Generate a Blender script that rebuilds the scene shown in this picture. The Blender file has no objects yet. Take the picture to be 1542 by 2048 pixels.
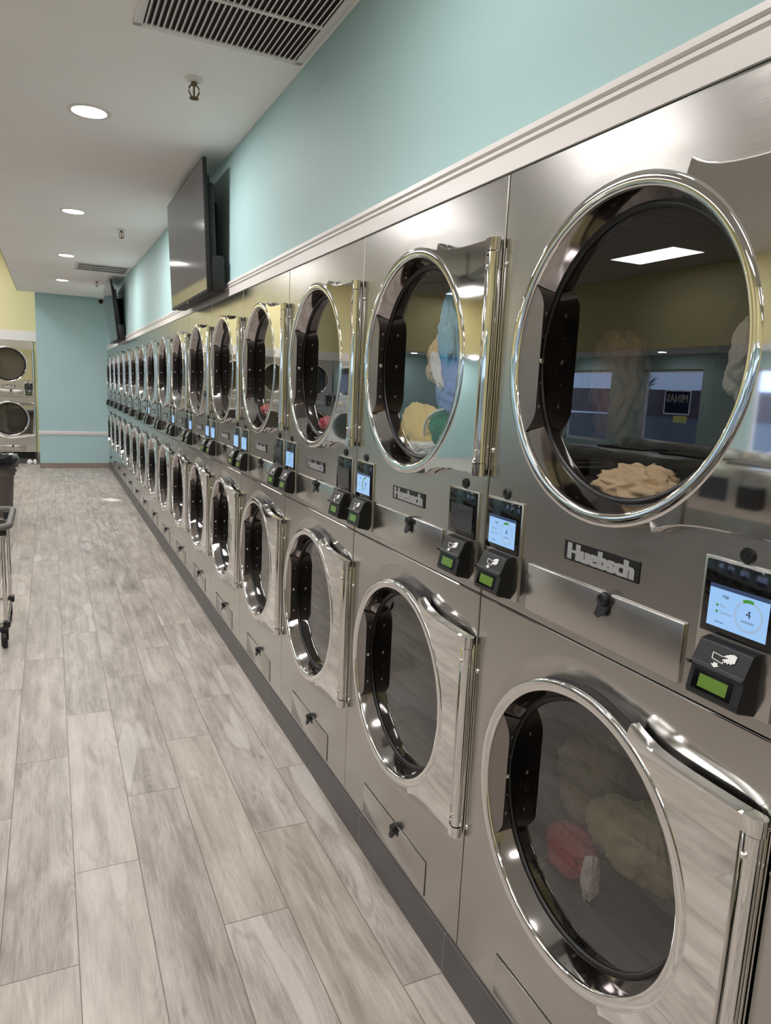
import bpy, bmesh, math, random
from mathutils import Vector, Matrix, noise
PI = math.pi
sc = bpy.context.scene
COL = sc.collection

# ------------------------------------------------------------------ materials
def srgb(r, g, b):
    f = lambda c: (c/255/12.92) if c/255 <= .04045 else ((c/255+.055)/1.055)**2.4
    return (f(r), f(g), f(b), 1)

class NT:
    def __init__(s, name):
        s.m = bpy.data.materials.new(name); s.m.use_nodes = True
        s.t = s.m.node_tree; s.t.nodes.clear()
        s.out = s.n('ShaderNodeOutputMaterial')
    def n(s, typ, **kw):
        o = s.t.nodes.new(typ)
        for k, v in kw.items(): setattr(o, k, v)
        return o
    def l(s, a, b): s.t.links.new(a, b)
    def set(s, sock, v):
        if isinstance(v, bpy.types.NodeSocket): s.l(v, sock)
        else: sock.default_value = v
    def math(s, op, a, b=0.0, c=0.0):
        o = s.n('ShaderNodeMath', operation=op)
        s.set(o.inputs[0], a); s.set(o.inputs[1], b); s.set(o.inputs[2], c)
        return o.outputs[0]
    def mix(s, f, a, b):
        o = s.n('ShaderNodeMix', data_type='RGBA')
        s.set(o.inputs[0], f); s.set(o.inputs[6], a); s.set(o.inputs[7], b)
        return o.outputs[2]
    def noise(s, vec, scale, detail=3, rough=.5, dist=0.0):
        o = s.n('ShaderNodeTexNoise')
        if vec is not None: s.l(vec, o.inputs['Vector'])
        o.inputs['Scale'].default_value = scale; o.inputs['Detail'].default_value = detail
        o.inputs['Roughness'].default_value = rough; o.inputs['Distortion'].default_value = dist
        return o.outputs[0]
    def ramp(s, f, stops):
        o = s.n('ShaderNodeValToRGB'); s.l(f, o.inputs[0])
        e = o.color_ramp.elements
        while len(e) < len(stops): e.new(.5)
        for i, (p, c) in enumerate(stops):
            e[i].position = p; e[i].color = c if len(c) == 4 else (*c, 1)
        return o.outputs[0]
    def comb(s, x, y, z):
        o = s.n('ShaderNodeCombineXYZ')
        for i, v in enumerate((x, y, z)): s.set(o.inputs[i], v)
        return o.outputs[0]
    def principled(s, **kw):
        o = s.n('ShaderNodeBsdfPrincipled')
        for k, v in kw.items(): s.set(o.inputs[k.replace('_', ' ')], v)
        s.l(o.outputs[0], s.out.inputs[0]); s.p = o
        return o
    def bump(s, h, strength, dist=.01):
        o = s.n('ShaderNodeBump'); s.l(h, o.inputs['Height'])
        o.inputs['Strength'].default_value = strength; o.inputs['Distance'].default_value = dist
        return o.outputs[0]

def simple(name, col, rough=.5, metal=0.0, **kw):
    t = NT(name); t.principled(Base_Color=col, Roughness=rough, Metallic=metal, **kw); return t.m

def paint(name, col, rough=.55, bump=.05):
    t = NT(name)
    co = t.n('ShaderNodeNewGeometry').outputs['Position']
    f = t.noise(co, 220, 2)
    big = t.noise(co, 1.3, 2)
    c2 = tuple(min(1, x*1.06) for x in col[:3]) + (1,)
    c1 = tuple(x*.95 for x in col[:3]) + (1,)
    t.principled(Base_Color=t.mix(big, c1, c2), Roughness=rough, Normal=t.bump(f, bump, .002))
    return t.m

M = {}
M['aqua'] = paint('aqua_paint', srgb(171, 201, 203), .62)
M['yellow'] = paint('yellow_paint', srgb(218, 209, 160), .6)
M['ceiling'] = paint('ceiling_paint', srgb(248, 246, 243), .8)
M['ceiling_grey'] = paint('raised_ceiling_paint', srgb(186, 182, 177), .85)
M['white'] = simple('white_trim_paint', srgb(226, 221, 218), .35)
M['black'] = simple('black_plastic', srgb(24, 24, 27), .42)
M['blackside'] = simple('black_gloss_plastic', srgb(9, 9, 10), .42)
M['rubber'] = simple('black_rubber', srgb(17, 16, 18), .4)
M['grey_plastic'] = simple('grey_plastic', srgb(105, 102, 98), .5)
M['bin'] = simple('bin_grey_plastic', srgb(92, 84, 78), .55)
M['bag'] = simple('black_bag_film', srgb(16, 16, 17), .22)
M['iconwhite'] = simple('white_print', srgb(235, 235, 232), .5)
M['greyprint'] = simple('silver_print', srgb(200, 200, 200), .4)
M['darktext'] = simple('dark_print', srgb(35, 40, 55), .6)
M['faint'] = simple('faint_print', srgb(140, 150, 160), .6)
M['darksteel'] = simple('dark_cabinet_steel', srgb(70, 66, 62), .45, .6)
M['bronze'] = simple('bronze', srgb(120, 100, 70), .35, 1.0)
M['paper'] = simple('white_paper', srgb(240, 238, 232), .8)
M['dark'] = simple('dark_duct', srgb(18, 16, 15), .8)

def mk_steel():
    t = NT('brushed_steel')
    uv = t.n('ShaderNodeUVMap').outputs[0]
    sep = t.n('ShaderNodeSeparateXYZ'); t.l(uv, sep.inputs[0])
    st = t.comb(t.math('MULTIPLY', sep.outputs[0], 6.0), t.math('MULTIPLY', sep.outputs[1], 900.0), 0.0)
    f = t.noise(st, 1.0, 3, .6)
    big = t.noise(uv, 4.0, 3)
    ro = t.math('ADD', t.math('MULTIPLY', f, .10), .17)
    tan = t.n('ShaderNodeTangent', direction_type='UV_MAP')
    col = t.mix(big, srgb(184, 181, 177), srgb(198, 195, 191))
    t.principled(Base_Color=col, Metallic=1.0, Roughness=ro, Anisotropic=.55, Anisotropic_Rotation=.25, Normal=t.bump(f, .03, .001))
    t.l(tan.outputs[0], t.p.inputs['Tangent'])
    return t.m
M['steel'] = mk_steel()
M['chrome'] = simple('polished_chrome', (.80, .79, .78, 1), .035, 1.0)
M['barrel'] = simple('dark_polished_steel', (.42, .39, .385, 1), .08, 1.0)
M['satin'] = simple('satin_grey_steel', srgb(128, 120, 116), .32, .7)
M['bolt'] = simple('zinc_bolt', (.75, .74, .72, 1), .2, 1.0)

def mk_drum():
    t = NT('perforated_drum_steel')
    uv = t.n('ShaderNodeUVMap').outputs[0]
    sep = t.n('ShaderNodeSeparateXYZ'); t.l(uv, sep.inputs[0])
    S = 100.0
    y = t.math('MULTIPLY', sep.outputs[1], S)
    row = t.math('FLOOR', y)
    x = t.math('ADD', t.math('MULTIPLY', sep.outputs[0], S), t.math('MULTIPLY', t.math('MODULO', row, 2.0), .5))
    dx = t.math('SUBTRACT', t.math('FRACT', x), .5); dy = t.math('SUBTRACT', t.math('FRACT', y), .5)
    r = t.math('SQRT', t.math('ADD', t.math('MULTIPLY', dx, dx), t.math('MULTIPLY', dy, dy)))
    hole = t.math('LESS_THAN', r, .24)
    t.principled(Base_Color=t.mix(hole, (.17, .16, .15, 1), (.085, .08, .075, 1)), Metallic=t.math('SUBTRACT', 1.0, hole), Roughness=.35)
    return t.m
M['drum'] = mk_drum()

def mk_glass(name, tint, ior=1.6):
    t = NT(name)
    tr = t.n('ShaderNodeBsdfTransparent'); tr.inputs[0].default_value = tint
    gl = t.n('ShaderNodeBsdfGlossy'); gl.inputs['Roughness'].default_value = 0.0
    fr = t.n('ShaderNodeFresnel'); geo = t.n('ShaderNodeNewGeometry')
    # same reflectance seen from either side of the pane
    t.set(fr.inputs[0], t.math('ADD', ior, t.math('MULTIPLY', geo.outputs['Backfacing'], 1/ior-ior)))
    # a pane has two faces: R = 2F/(1+F)
    f = t.math('DIVIDE', t.math('MULTIPLY', fr.outputs[0], 2.0), t.math('ADD', fr.outputs[0], 1.0))
    mx = t.n('ShaderNodeMixShader')
    t.l(f, mx.inputs[0]); t.l(tr.outputs[0], mx.inputs[1]); t.l(gl.outputs[0], mx.inputs[2])
    t.l(mx.outputs[0], t.out.inputs[0])
    return t.m
M['glass'] = mk_glass('dryer_door_glass', (.86, .845, .83, 1), 1.62)
M['window_glass'] = mk_glass('window_glass', (.93, .95, .95, 1), 1.5)

def emis(name, col, strength, base=(.02, .02, .02, 1), rough=.08):
    t = NT(name); t.principled(Base_Color=base, Roughness=rough, Emission_Color=col, Emission_Strength=strength); return t.m
M['screen_lit'] = emis('lit_touchscreen', srgb(150, 192, 238), .95)
M['screen_dim'] = emis('dim_touchscreen', srgb(40, 43, 52), .35)
M['screen_bar'] = emis('touchscreen_header', srgb(60, 80, 120), .6)
M['green'] = emis('green_ui', srgb(70, 150, 50), .8)
M['paleui'] = emis('pale_ui', srgb(158, 184, 215), .9)
M['lcd'] = emis('green_lcd', srgb(104, 140, 44), .62)
M['bezel'] = simple('glossy_black_bezel', srgb(10, 10, 11), .06)
M['lens'] = emis('downlight_lens', (1, .97, .94, 1), 14.0)
M['panel_light'] = emis('led_panel', (1, .985, .975, 1), 11.5)
M['tvscreen'] = simple('tv_screen_glass', srgb(40, 40, 45), .05, 0.0, Specular_IOR_Level=.7)

def mk_floor():
    t = NT('wood_look_plank_tile')
    pos = t.n('ShaderNodeNewGeometry').outputs['Position']
    sep = t.n('ShaderNodeSeparateXYZ'); t.l(pos, sep.inputs[0])
    PW, PL = .194, 1.175
    cx = t.math('DIVIDE', t.math('ADD', sep.outputs[0], 50*PW+.124), PW)
    col = t.math('FLOOR', cx); fx = t.math('FRACT', cx)
    # stagger repeats every three columns
    k = t.math('MODULO', col, 3.0)
    off = t.math('SUBTRACT', STAG, t.math('MULTIPLY', k, .3917))
    cy = t.math('DIVIDE', t.math('ADD', t.math('ADD', sep.outputs[1], off), 50*PL), PL)
    row = t.math('FLOOR', cy); fy = t.math('FRACT', cy)
    wn = t.n('ShaderNodeTexWhiteNoise', noise_dimensions='3D')
    t.l(t.comb(col, row, 3.0), wn.inputs['Vector'])
    rnd = wn.outputs['Value']; rcol = wn.outputs['Color']
    rs = t.n('ShaderNodeSeparateColor'); t.l(rcol, rs.inputs[0])
    ox = t.math('MULTIPLY', rs.outputs[0], 37.0); oy = t.math('MULTIPLY', rs.outputs[1], 53.0)
    lx = t.math('MULTIPLY', fx, PW); ly = t.math('MULTIPLY', fy, PL)
    # long soft grain
    g1 = t.noise(t.comb(t.math('ADD', t.math('MULTIPLY', lx, 34.0), ox), t.math('ADD', t.math('MULTIPLY', ly, 1.5), oy), 0.0), 1.0, 4, .55, .8)
    # fine fibres
    g2 = t.noise(t.comb(t.math('ADD', t.math('MULTIPLY', lx, 260.0), ox), t.math('ADD', t.math('MULTIPLY', ly, 12.0), oy), 0.0), 1.0, 3, .6, .3)
    # cathedral figure: contour lines of a slow field, only in places
    fld = t.noise(t.comb(t.math('ADD', t.math('MULTIPLY', lx, 9.0), oy), t.math('ADD', t.math('MULTIPLY', ly, 1.3), ox), 4.0), 1.0, 1, .4, .2)
    ring = t.math('SINE', t.math('MULTIPLY', fld, 150.0))
    msk = t.noise(t.comb(t.math('ADD', t.math('MULTIPLY', lx, 10.0), ox), t.math('ADD', t.math('MULTIPLY', ly, 2.2), oy), 9.0), 1.0, 2)
    ring = t.math('MULTIPLY', ring, t.math('MULTIPLY', t.math('MAXIMUM', t.math('SUBTRACT', msk, .48), 0.0), .30))
    # smoky blotches
    b = t.noise(t.comb(t.math('ADD', t.math('MULTIPLY', lx, 13.0), oy), t.math('ADD', t.math('MULTIPLY', ly, 2.6), ox), 1.0), 1.0, 4, .6, .5)
    v = t.math('ADD', t.math('MULTIPLY', g1, .50), t.math('ADD', t.math('MULTIPLY', g2, .42), -.09))
    v = t.math('ADD', v, t.math('ADD', ring, .065))
    v = t.math('ADD', v, t.math('MULTIPLY', t.math('SUBTRACT', b, .5), .90))
    v = t.math('ADD', v, t.math('MULTIPLY', t.math('SUBTRACT', rnd, .5), .12))
    c = t.ramp(v, [(.08, srgb(112, 104, 97)), (.31, srgb(154, 145, 137)), (.52, srgb(185, 176, 168)), (.76, srgb(208, 201, 194))])
    hw = t.math('MULTIPLY', t.math('MINIMUM', t.math('MAXIMUM', t.math('MULTIPLY', t.math('SUBTRACT', fld, .63), 30.0), 0.0), 1.0), t.math('GREATER_THAN', t.math('FRACT', t.math('MULTIPLY', rnd, 5.7)), .5))
    c = t.mix(t.math('MULTIPLY', hw, .42), c, srgb(216, 211, 207))
    he = t.math('MAXIMUM', t.math('SUBTRACT', 1.0, t.math('ABSOLUTE', t.math('MULTIPLY', t.math('SUBTRACT', fld, .622), 70.0))), 0.0)
    c = t.mix(t.math('MULTIPLY', he, .30), c, srgb(140, 128, 116))
    # knots
    vo = t.n('ShaderNodeTexVoronoi'); vo.inputs['Scale'].default_value = 1.0
    t.l(t.comb(t.math('ADD', t.math('MULTIPLY', lx, 9.0), ox), t.math('ADD', t.math('MULTIPLY', ly, 4.5), oy), 0.0), vo.inputs['Vector'])
    kd = t.math('ADD', vo.outputs['Distance'], t.math('MULTIPLY', t.math('SUBTRACT', g1, .5), .16))
    kn = t.math('MULTIPLY', t.math('MINIMUM', t.math('MAXIMUM', t.math('MULTIPLY', t.math('SUBTRACT', .10, kd), 16.0), 0.0), 1.0), t.math('GREATER_THAN', t.math('FRACT', t.math('MULTIPLY', rnd, 7.3)), .5))
    c = t.mix(t.math('MULTIPLY', kn, .5), c, srgb(108, 98, 88))
    # warm / grey drift from plank to plank
    c = t.mix(t.math('MULTIPLY', rs.outputs[1], .22), c, srgb(196, 180, 166))
    # grout
    ex = t.math('MINIMUM', fx, t.math('SUBTRACT', 1.0, fx)); ey = t.math('MINIMUM', fy, t.math('SUBTRACT', 1.0, fy))
    gr = t.math('MAXIMUM', t.math('LESS_THAN', t.math('MULTIPLY', ex, PW), .0014), t.math('LESS_THAN', t.math('MULTIPLY', ey, PL), .0014))
    c = t.mix(gr, c, srgb(112, 98, 88))
    h = t.math('SUBTRACT', t.math('MULTIPLY', g2, .3), gr)
    t.principled(Base_Color=c, Roughness=t.math('ADD', t.math('MULTIPLY', g2, .15), .30), Normal=t.bump(h, .18, .002))
    return t.m
STAG = 0.0
def stag_solve():
    # column of x=-.90..-.706 (index 50-4=46): joints at y = 1.634 mod 1.175
    col = 46; k = col % 3
    return (-1.634 + k*.3917) % 1.175 + 1.175
STAG = stag_solve()
M['floor'] = mk_floor()

def tile_mat(name, c1, c2, pitch, y0, axis):
    t = NT(name)
    pos = t.n('ShaderNodeNewGeometry').outputs['Position']
    sep = t.n('ShaderNodeSeparateXYZ'); t.l(pos, sep.inputs[0])
    q = t.math('DIVIDE', t.math('ADD', sep.outputs[axis], 60*pitch-y0), pitch)
    fy = t.math('FRACT', q)
    e = t.math('MULTIPLY', t.math('MINIMUM', fy, t.math('SUBTRACT', 1.0, fy)), pitch)
    gr = t.math('LESS_THAN', e, .0016)
    f = t.noise(pos, 9, 4)
    t.principled(Base_Color=t.mix(gr, t.mix(f, c1, c2), srgb(125, 120, 115)), Roughness=.42)
    return t.m
M['slate'] = tile_mat('slate_base_tile', srgb(74, 71, 72), srgb(92, 88, 88), .5835, .852, 1)
M['wood_base'] = tile_mat('wood_base_tile', srgb(126, 112, 103), srgb(150, 136, 126), 1.175, -.3, 0)

def cloth_mat(name, c):
    t = NT(name)
    co = t.n('ShaderNodeTexCoord').outputs['Object']
    f = t.noise(co, 160, 3); g = t.noise(co, 9, 3)
    d = tuple(x*.8 for x in c[:3]) + (1,)
    t.principled(Base_Color=t.mix(g, d, c), Roughness=.9, Normal=t.bump(f, .5, .004)); 
    return t.m

# ------------------------------------------------------------------ mesh building
class MB:
    def __init__(s): s.v = []; s.f = []; s.uv = []; s.mi = []; s.cur = 0
    def face(s, idx, uv=None): s.f.append(tuple(idx)); s.uv.append(uv); s.mi.append(s.cur)
    def add(s, verts, faces, M4=None):
        b = len(s.v)
        for p in verts: s.v.append(tuple(M4 @ Vector(p)) if M4 else tuple(p))
        for f in faces: s.face([b+i for i in f])
        return s
    def box(s, x0, x1, y0, y1, z0, z1, bev=0.0, seg=2, M4=None):
        bm = bmesh.new()
        bmesh.ops.create_cube(bm, size=1)
        for v in bm.verts:
            v.co = Vector(((x0+x1)/2+v.co.x*(x1-x0), (y0+y1)/2+v.co.y*(y1-y0), (z0+z1)/2+v.co.z*(z1-z0)))
        if bev > 0: bmesh.ops.bevel(bm, geom=list(bm.edges), offset=bev, segments=seg, profile=.5, affect='EDGES')
        bm.verts.index_update()
        s.add([v.co.copy() for v in bm.verts], [[v.index for v in f.verts] for f in bm.faces], M4)
        bm.free(); return s
    def lathe(s, prof, c=(0, 0, 0), axis='x', n=64, a0=0.0, a1=2*PI, closed_prof=False):
        # prof: list of (along axis, radius)
        full = abs(a1-a0-2*PI) < 1e-6
        m = n if full else n+1
        b = len(s.v)
        for (h, r) in prof:
            for i in range(m):
                a = a0+(a1-a0)*i/n
                p = (r*math.cos(a), r*math.sin(a))
                q = {'x': (h, p[0], p[1]), 'y': (p[0], h, p[1]), 'z': (p[0], p[1], h)}[axis]
                s.v.append((c[0]+q[0], c[1]+q[1], c[2]+q[2]))
        K = len(prof); L = 0
        for k in range(K if closed_prof else K-1):
            k2 = (k+1) % K
            dl = math.hypot(prof[k2][0]-prof[k][0], prof[k2][1]-prof[k][1])
            R = max(prof[k][1], prof[k2][1])
            for i in range(n):
                j = (i+1) % m
                u0, u1 = R*(a0+(a1-a0)*i/n), R*(a0+(a1-a0)*(i+1)/n)
                s.face([b+k*m+i, b+k*m+j, b+k2*m+j, b+k2*m+i], [(u0, L), (u1, L), (u1, L+dl), (u0, L+dl)])
            L += dl
        return s
    def disc(s, h, r, c=(0, 0, 0), axis='x', n=48):
        b = len(s.v)
        for i in range(n):
            a = 2*PI*i/n; p = (r*math.cos(a), r*math.sin(a))
            q = {'x': (h, p[0], p[1]), 'y': (p[0], h, p[1]), 'z': (p[0], p[1], h)}[axis]
            s.v.append((c[0]+q[0], c[1]+q[1], c[2]+q[2]))
        s.face(range(b, b+n)); return s
    def tube(s, path, r, n=10, caps=True):
        P = [Vector(p) for p in path]; b = len(s.v)
        T = [(P[min(i+1, len(P)-1)]-P[max(i-1, 0)]).normalized() for i in range(len(P))]
        up = Vector((0, 0, 1)) if abs(T[0].z) < .9 else Vector((1, 0, 0))
        for i, p in enumerate(P):
            a = T[i].cross(up)
            if a.length < 1e-4: a = T[i].cross(Vector((1, .1, 0)))
            a.normalize(); bb = T[i].cross(a).normalized()
            rr = r[i] if isinstance(r, (list, tuple)) else r
            for k in range(n):
                t = 2*PI*k/n; s.v.append(tuple(p+rr*(a*math.cos(t)+bb*math.sin(t))))
        for i in range(len(P)-1):
            for k in range(n):
                s.face([b+i*n+k, b+i*n+(k+1) % n, b+(i+1)*n+(k+1) % n, b+(i+1)*n+k])
        if caps:
            s.face([b+k for k in range(n)][::-1]); s.face([b+(len(P)-1)*n+k for k in range(n)])
        return s
    def prism(s, poly, h0, h1, fn):
        # poly: 2-D outline; fn(a,b,h) -> 3-D
        b = len(s.v); n = len(poly)
        for h in (h0, h1):
            for (a, c) in poly: s.v.append(tuple(fn(a, c, h)))
        s.face(list(range(b, b+n))); s.face(list(range(b+n, b+2*n))[::-1])
        for i in range(n):
            j = (i+1) % n; s.face([b+i, b+n+i, b+n+j, b+j])
        return s
    def build(s, name, mats, parent=None, smooth=35, recalc=True):
        me = bpy.data.meshes.new(name)
        me.from_pydata(s.v, [], s.f)
        if not isinstance(mats, (list, tuple)): mats = [mats]
        for m in mats: me.materials.append(m)
        uvl = me.uv_layers.new(name='UVMap')
        for p, uv, mi in zip(me.polygons, s.uv, s.mi):
            p.material_index = mi
            for k, li in enumerate(p.loop_indices):
                if uv: uvl.data[li].uv = uv[k]
                else:
                    co = me.vertices[me.loops[li].vertex_index].co
                    uvl.data[li].uv = (co.y, co.z)
        if recalc:
            bm = bmesh.new(); bm.from_mesh(me)
            bmesh.ops.recalc_face_normals(bm, faces=bm.faces)
            bm.to_mesh(me); bm.free()
        if smooth:
            me.shade_smooth(); me.set_sharp_from_angle(angle=math.radians(smooth))
        o = bpy.data.objects.new(name, me); COL.objects.link(o)
        if parent: o.parent = parent
        return o

def thing(name, label, cat, loc=(0, 0, 0), rotz=0.0, group=None):
    o = bpy.data.objects.new(name, None); COL.objects.link(o); o.empty_display_size = .1
    o.location = loc; o.rotation_euler = (0, 0, rotz)
    o['label'] = label; o['category'] = cat
    if group: o['group'] = group
    return o
def tag(o, label, cat, group=None):
    o['label'] = label; o['category'] = cat
    if group: o['group'] = group
    return o
def struct(o, label=None):
    o['kind'] = 'structure'
    if label: o['label'] = label
    return o
def copy_tree(o, parent=None):
    c = o.copy(); COL.objects.link(c)
    if parent: c.parent = parent
    for ch in [x for x in KIDS.get(o.name, [])]: copy_tree(ch, c)
    return c
KIDS = {}
def index_kids():
    KIDS.clear()
    for o in COL.objects:
        if o.parent: KIDS.setdefault(o.parent.name, []).append(o)

def text_geo(body, height, bold=0.0, sx=1.0, align='CENTER', ext=0.0, shear=0.0):
    cu = bpy.data.curves.new('txt', 'FONT'); cu.body = body; cu.size = height; cu.align_x = align; cu.align_y = 'CENTER'
    cu.offset = bold; cu.extrude = ext; cu.shear = shear; cu.resolution_u = 3
    o = bpy.data.objects.new('txt', cu); COL.objects.link(o)
    dg = bpy.context.evaluated_depsgraph_get()
    me = bpy.data.meshes.new_from_object(o.evaluated_get(dg))
    vs = [(v.co.x*sx, v.co.y, v.co.z) for v in me.vertices]; fs = [list(p.vertices) for p in me.polygons]
    bpy.data.objects.remove(o); bpy.data.curves.remove(cu); bpy.data.meshes.remove(me)
    return vs, fs

# ------------------------------------------------------------------ the stack dryer
# local frame: -x is the front, +y is the viewer's left, z up; origin on the floor, mid width. u runs left->right 0..0.8
UC = .4
def P(u, z, x): return (x, UC-u, z)
ZT, ZM, ZB = 2.0354, 1.0802, .1195
DU = .397

def footprint(th):
    """outline radius of the door (ring plus hinge plate) at angle th measured from +u"""
    c, s_ = math.cos(th), math.sin(th)
    R = .306
    a = abs(th if th <= PI else th-2*PI)
    if a < math.radians(68):
        # hinge plate: right edge at .385, top edge ~ .275
        top = .272+.03*max(0, (a-math.radians(45))/math.radians(23))
        r1 = .392/max(c, 1e-3); r2 = top/max(abs(s_), 1e-3)
        R = max(R, min(r1, r2))
    return R

def foot_smooth(th):
    return sum(footprint((th+math.radians(d)) % (2*PI))*w for d, w in ((-9, .1), (-6, .15), (-3, .2), (0, .2), (3, .2), (6, .15), (9, .1)))/1.1*1.0

def front_panel(z0, z1, zc, parent, dep=1.0):
    m = MB(); N = 240; cu, cz = DU, zc
    angs = [2*PI*i/N for i in range(N)]
    w0, w1, g = .0025, .7975, .0
    corners = [math.atan2(z-cz, u-cu) % (2*PI) for u in (w0, w1) for z in (z0, z1)]
    for c in corners:
        i = min(range(N), key=lambda k: abs((angs[k]-c+PI) % (2*PI)-PI)); angs[i] = c
    def edge(t, ins):
        c, s_ = math.cos(t), math.sin(t); L = []
        if c > 1e-6: L.append((w1-ins-cu)/c)
        if c < -1e-6: L.append((w0+ins-cu)/c)
        if s_ > 1e-6: L.append((z1-ins-cz)/s_)
        if s_ < -1e-6: L.append((z0+ins-cz)/s_)
        return min(L)
    loops = []
    for kind in range(10):
        row = []
        for t in angs:
            e = edge(t, .004); F = foot_smooth(t)
            if kind == 0: r, x = .291, .02
            elif kind == 1: r, x = .291, .006*dep
            elif kind == 2: r, x = min(F+.010, e-.007), .006*dep
            elif kind == 3: r, x = min(F+.020, e-.006), .004*dep
            elif kind == 4: r, x = min(F+.032, e-.005), .0010*dep
            elif kind == 5: r, x = min(F+.040, e-.004), 0.0
            elif kind == 6: r, x = min(F+.044, e-.003), 0.0
            elif kind == 7: r, x = edge(t, .006), 0.0
            elif kind == 8: r, x = edge(t, .0022), 0.0
            else: r, x = edge(t, 0.0), .0025
            if kind in (2, 3, 4, 5, 6): r = max(r, .2925+.0005*kind)
            row.append(P(cu+r*math.cos(t), cz+r*math.sin(t), x))
        loops.append(row)
    loops.append([(p[0]+.03, p[1], p[2]) for p in loops[-1]])
    b = 0
    for row in loops: m.v += row
    for k in range(len(loops)-1):
        for i in range(N):
            j = (i+1) % N; m.face([k*N+i, k*N+j, (k+1)*N+j, (k+1)*N+i])
    return m.build('front_panel', M['steel'], parent, smooth=30)

def make_door(zc, parent):
    cy = UC-DU
    m = MB()
    # chrome ring, closed section
    ring = [(-.0185, .3030), (-.0225, .3045), (-.0262, .3040), (-.0284, .3020), (-.0292, .2985), (-.0296, .2915), (-.0291, .2850), (-.0278, .2805), (-.0250, .2782), (-.0200, .2775), (-.0185, .2790)]
    m.lathe(ring, (0, cy, zc), 'x', 128, closed_prof=True)
    # hinge plate, polished
    a0 = math.radians(64)
    out = [(.137, .297), (.150, .2895), (.170, .282), (.195, .2755), (.225, .2715), (.26, .2695), (.30, .2688), (.34, .2685), (.3695, .2685)]
    poly = out+[(.3715, .266), (.3715, -.260), (.3695, -.2625)]+[(a, -b+.0065) for a, b in out[::-1][1:]]
    inner = [(.2985*math.cos(t), .2985*math.sin(t)) for t in [-a0+2*a0*i/40 for i in range(41)]]
    poly2 = poly+inner
    n = len(poly2); b = len(m.v)
    for x, sh in ((-.0245, 0), (-.0275, .0025), (-.0275, None), (-.004, 0)):
        pass
    # front face slightly cushioned, with rolled edge
    def put(x, sc_): 
        bb = len(m.v)
        for i, (du, dz) in enumerate(poly2):
            if i < len(poly): ccx, ccz = .27, 0; du, dz = ccx+(du-ccx)*sc_, dz*sc_
            m.v.append(P(DU+du, zc+dz, x))
        return bb
    A = put(-.003, 1.0); B = put(-.0235, 1.0); C_ = put(-.027, .988)
    for p, q in ((A, B), (B, C_)):
        for i in range(n):
            j = (i+1) % n; m.face([p+i, p+j, q+j, q+i])
    # triangulated cap by fanning between outer and inner strips: use bmesh ngon
    m.face([C_+i for i in range(n)])
    door = m.build('door', M['chrome'], parent, smooth=40)
    # inner barrel
    m = MB(); m.lathe([(-.0205, .2776), (-.012, .2735), (.004, .267), (.016, .262)], (0, cy, zc), 'x', 128)
    m.lathe([(.004, .298), (.004, .268)], (0, cy, zc), 'x', 128)
    m.build('door_barrel', M['barrel'], door, smooth=60)
    # black gaskets: one round the pane, one behind the ring
    m = MB(); m.lathe([(.0165, .2630), (.0150, .2600), (.0160, .2560), (.0185, .2530), (.0215, .2520), (.024, .256), (.024, .2635)], (0, cy, zc), 'x', 96, closed_prof=True)
    m.lathe([(.0065, .3005), (.002, .3030), (-.004, .3005), (-.010, .3030), (-.0190, .3025), (-.0190, .284), (.0065, .292)], (0, cy, zc), 'x', 128, closed_prof=True)
    m.build('gasket', M['rubber'], door, smooth=60)
    m = MB(); m.disc(.0225, .2545, (0, cy, zc), 'x', 96)
    m.build('glass', M['glass'], door, smooth=0)
    # latch grip: chord plate at the left of the ring, with a slanted inner face
    m = MB()
    K = 24; fr = []; re = []; arc = []; arcb = []
    H = .146
    for i in range(K+1):
        t = -1+2*i/K; z = H*t
        du = -.2065-.0*t*t
        ed = max(0, (abs(t)-.72)/.28)
        du -= .026*ed**1.6
        fr.append((du, z))
        zb = .134*t
        re.append((-math.sqrt(.2595**2-zb*zb), zb))
        za = H*t
        arc.append((-math.sqrt(.2772**2-za*za), za))
    nf = K+1
    vb = len(m.v)
    for (L, x) in ((arc, -.0235), (fr, -.0235), (re, .0172)):
        for du, dz in L: m.v.append(P(DU+du, zc+dz, x))
    for k in range(2):
        for i in range(K): m.face([k*nf+i, k*nf+i+1, (k+1)*nf+i+1, (k+1)*nf+i])
    grip = m.build('latch_plate', M['satin'], door, smooth=25, recalc=False)
    for dz, sz in ((.098, .0048), (.05, .0022), (-.002, .0058), (-.05, .0026), (-.10, .0048)):
        m = MB(); m.lathe([(0, .0001), (0, sz*.6), (-.002, sz), (-.0045, sz), (-.006, sz*.6), (-.006, .0001)], P(DU-.2290, zc+dz*.95, -.0035), 'y', 14)
        m.build('screw', M['bolt'], door, smooth=40)
    # hinge tube
    m = MB(); hx, hu = -.0165, DU+.3885
    m.tube([P(hu, zc-.234, hx), P(hu, zc+.240, hx)], .0125, 20)
    for z0, z1 in ((-.2645, -.236), (.242, .2695)):
        ol = [(-.0155, -.0305), (.0015, -.0305)]+[(.0015+.0135*math.sin(t_), -.017-.0135*math.cos(t_)) for t_ in [PI*k_/12 for k_ in range(1, 12)]]+[(.0015, -.0035), (-.0155, -.0035)]
        m.prism(ol, zc+z0, zc+z1, lambda a, b, h: P(hu+a, h, b))
    m.box(-.010, .0, UC-hu-.012, UC-hu+.013, zc-.25, zc+.25, .002)
    m.build('hinge', M['chrome'], door, smooth=40)
    for dz in (.207, -.207):
        m = MB(); m.lathe([(-.0335, .0001), (-.0335, .003), (-.0315, .0052), (-.028, .0055)], P(hu-.006, zc+dz, 0), 'x', 14)
        m.build('hinge_screw', M['bolt'], door, smooth=40)
    return door

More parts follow.
